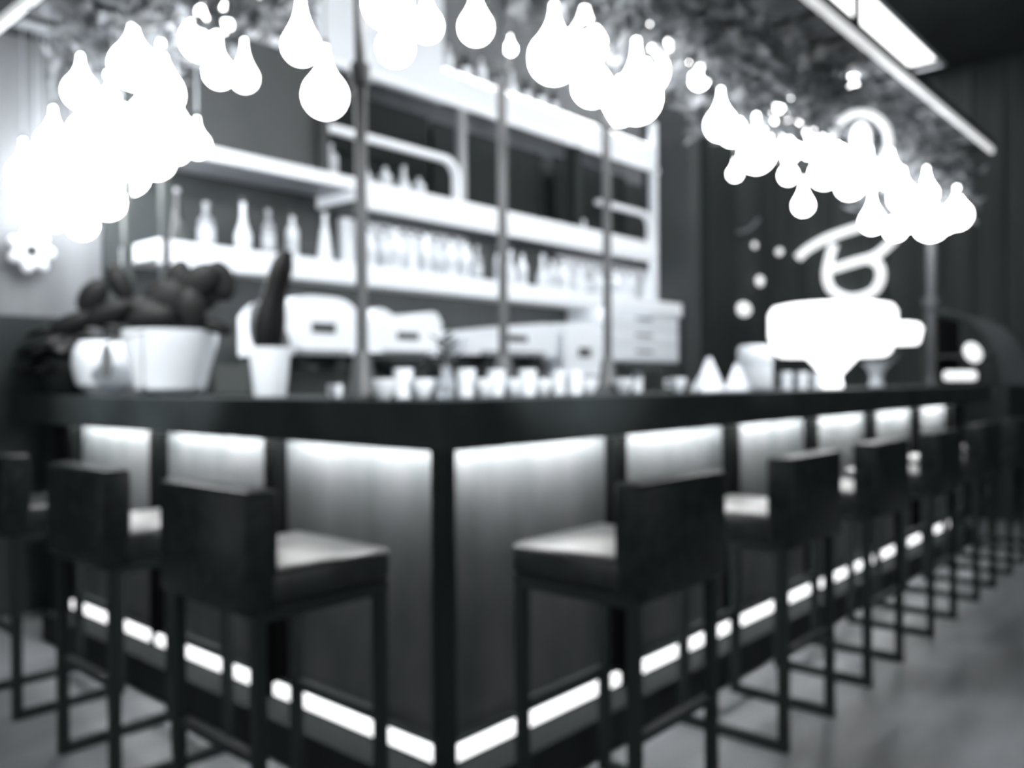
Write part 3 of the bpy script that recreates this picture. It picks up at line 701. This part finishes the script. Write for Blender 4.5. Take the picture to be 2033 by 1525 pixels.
# ------------------------------------------------------------------ lounge seating in the dark beyond the bar
def armchair(x, y, rz, label):
    r = empty('tub_chair', (x, y, 0), label, 'armchair', 'dark tub chairs beyond the bar', rz)
    MB().box(-.28, .28, -.28, .28, .30, .46, bev=.04).build('seat', M_leather, r)
    poly = [(.34 * math.cos(a), .34 * math.sin(a)) for a in [pi * .0 + k * pi / 12 for k in range(13)]] + [(.28 * math.cos(a), .28 * math.sin(a)) for a in [pi - k * pi / 12 for k in range(13)]]
    q = MB(); n = len(poly); h = 13; vs2 = [(u, v, z) for z in (.32, .82) for u, v in poly]; fs = []
    for k in range(h - 1):
        a, b2, c2, d2 = k, k + 1, n - 2 - k, n - 1 - k
        fs += [(a, b2, c2, d2), (a + n, d2 + n, c2 + n, b2 + n), (a, a + n, b2 + n, b2), (d2, c2, c2 + n, d2 + n)]
    fs += [(0, n - 1, 2 * n - 1, n), (h - 1, h - 1 + n, h + n, h)]
    q.add(vs2, fs); q.build('backrest', M_leather, r)
    for sx in (-1, 1):
        for sy in (-1, 1): MB().lathe([(.012, 0), (.018, .31)], (sx * .22, sy * .22, 0), 8).build('leg', M_steel, r)
def table(x, y, label):
    r = empty('round_table', (x, y, 0), label, 'table', 'small dark tables beyond the bar')
    MB().lathe([(.35, .715), (.36, .72), (.36, .745), (.35, .75)], n=28).build('tabletop', M_black, r)
    MB().lathe([(.03, .02), (.03, .715)], n=12).build('column', M_steel, r); MB().lathe([(.22, 0), (.22, .015), (.03, .03)], n=24).build('foot_plate', M_steel, r)
table(7.1, -1.25, 'small dark round table by the end wall, nearer to the bar stools')
armchair(6.55, -.75, .6, 'dark tub chair beside the far table, left one'); armchair(7.7, -1.0, -.9, 'dark tub chair beside the far table, against the end wall')
table(7.4, -2.6, 'small dark round table by the end wall, farther to the right'); armchair(7.0, -1.95, .2, 'dark tub chair between the two far tables')

sl = empty('added_floor_spot', (1.5, -1.15, ZC), 'added unseen ceiling spotlight for the bright floor patch right of the stools', 'added ceiling light')  # unseen spot added to make the bright patch on the floor
MB().lathe([(.05, -.005), (.07, -.005), (.07, -.02), (.045, -.02), (.045, -.005)], n=20).build('trim_ring', M_steel, sl)
ld = bpy.data.lights.new('spot', 'SPOT'); ld.energy = 260; ld.spot_size = math.radians(16); ld.spot_blend = .8; ld.shadow_soft_size = .04
lo = bpy.data.objects.new('spot_light', ld); COL.objects.link(lo); lo.parent = sl; lo.location = (0, 0, -.03)
for i, (src, dst, e, ang, lb) in enumerate([((-1.2, -3.0, 4.3), (.62, .4, 1.42), 1900, 17, 'added unseen spotlight brightening the cups near the bar corner'),
        ((.6, -3.2, 4.3), (1.9, .4, 1.45), 1500, 15, 'added unseen spotlight brightening the cups beside the right thin pole'),
        ((2.0, -3.4, 4.3), (3.1, .4, 1.5), 1500, 15, 'added unseen spotlight brightening the canister and napkins'),
        ((-3.4, .4, 4.3), (.3, 1.75, 1.5), 1500, 23, 'added unseen spotlight brightening the white planters')]):
    src = Vector(src); dst = Vector(dst); d = (dst - src).normalized()
    t_ = empty('added_spotlight', src, lb, 'spotlight', 'added unseen spotlights in front of the bar')  # off-frame spots added so cups, canister and planters come out white
    MB().tube([-d * .12, d * .02, d * .05], [.04, .05, .055], 16).build('lamp_can', M_steel, t_)
    MB().tube([Vector((0, 0, .03)), Vector((0, 0, .2))], .012, 8).build('ceiling_stem', M_steel, t_)
    ld = bpy.data.lights.new('spot', 'SPOT'); ld.energy = e; ld.spot_size = math.radians(ang); ld.spot_blend = .5; ld.shadow_soft_size = .04
    lo = bpy.data.objects.new('spot_light', ld); COL.objects.link(lo); lo.parent = t_; lo.location = d * .07; lo.rotation_euler = d.to_track_quat('-Z', 'Y').to_euler()
# ------------------------------------------------------------------ flower lamp cluster on the left wall
fl = empty('flower_lamp', (.02, 3.02, 1.83), 'white petalled wall lamp with a dark centre low on the left wall', 'wall lamp')
P, t = ony(64, 498, 3.02); fl.location = P; s_ = t / FPX
q = MB()
for k in range(7):
    a = k * 2 * pi / 7; d = Vector((math.cos(a), 0, math.sin(a))); n2 = Vector((-math.sin(a), 0, math.cos(a)))
    q.ell(d * 26 * s_, (d * 20 * s_, Vector((0, .02, 0)), n2 * 13 * s_), nu=10, nv=6)
q.build('petals', mat('petal lamp glass', .7, .4, emit=.25), fl); MB().ell((0, -.015, 0), (Vector((.03, 0, 0)), Vector((0, .025, 0)), Vector((0, 0, .03)))).build('centre', M_dgrey, fl)
MB().box(-.02, .02, .0, .079, -.02, .02).build('wall_mount', M_dgrey, fl, smooth=False)
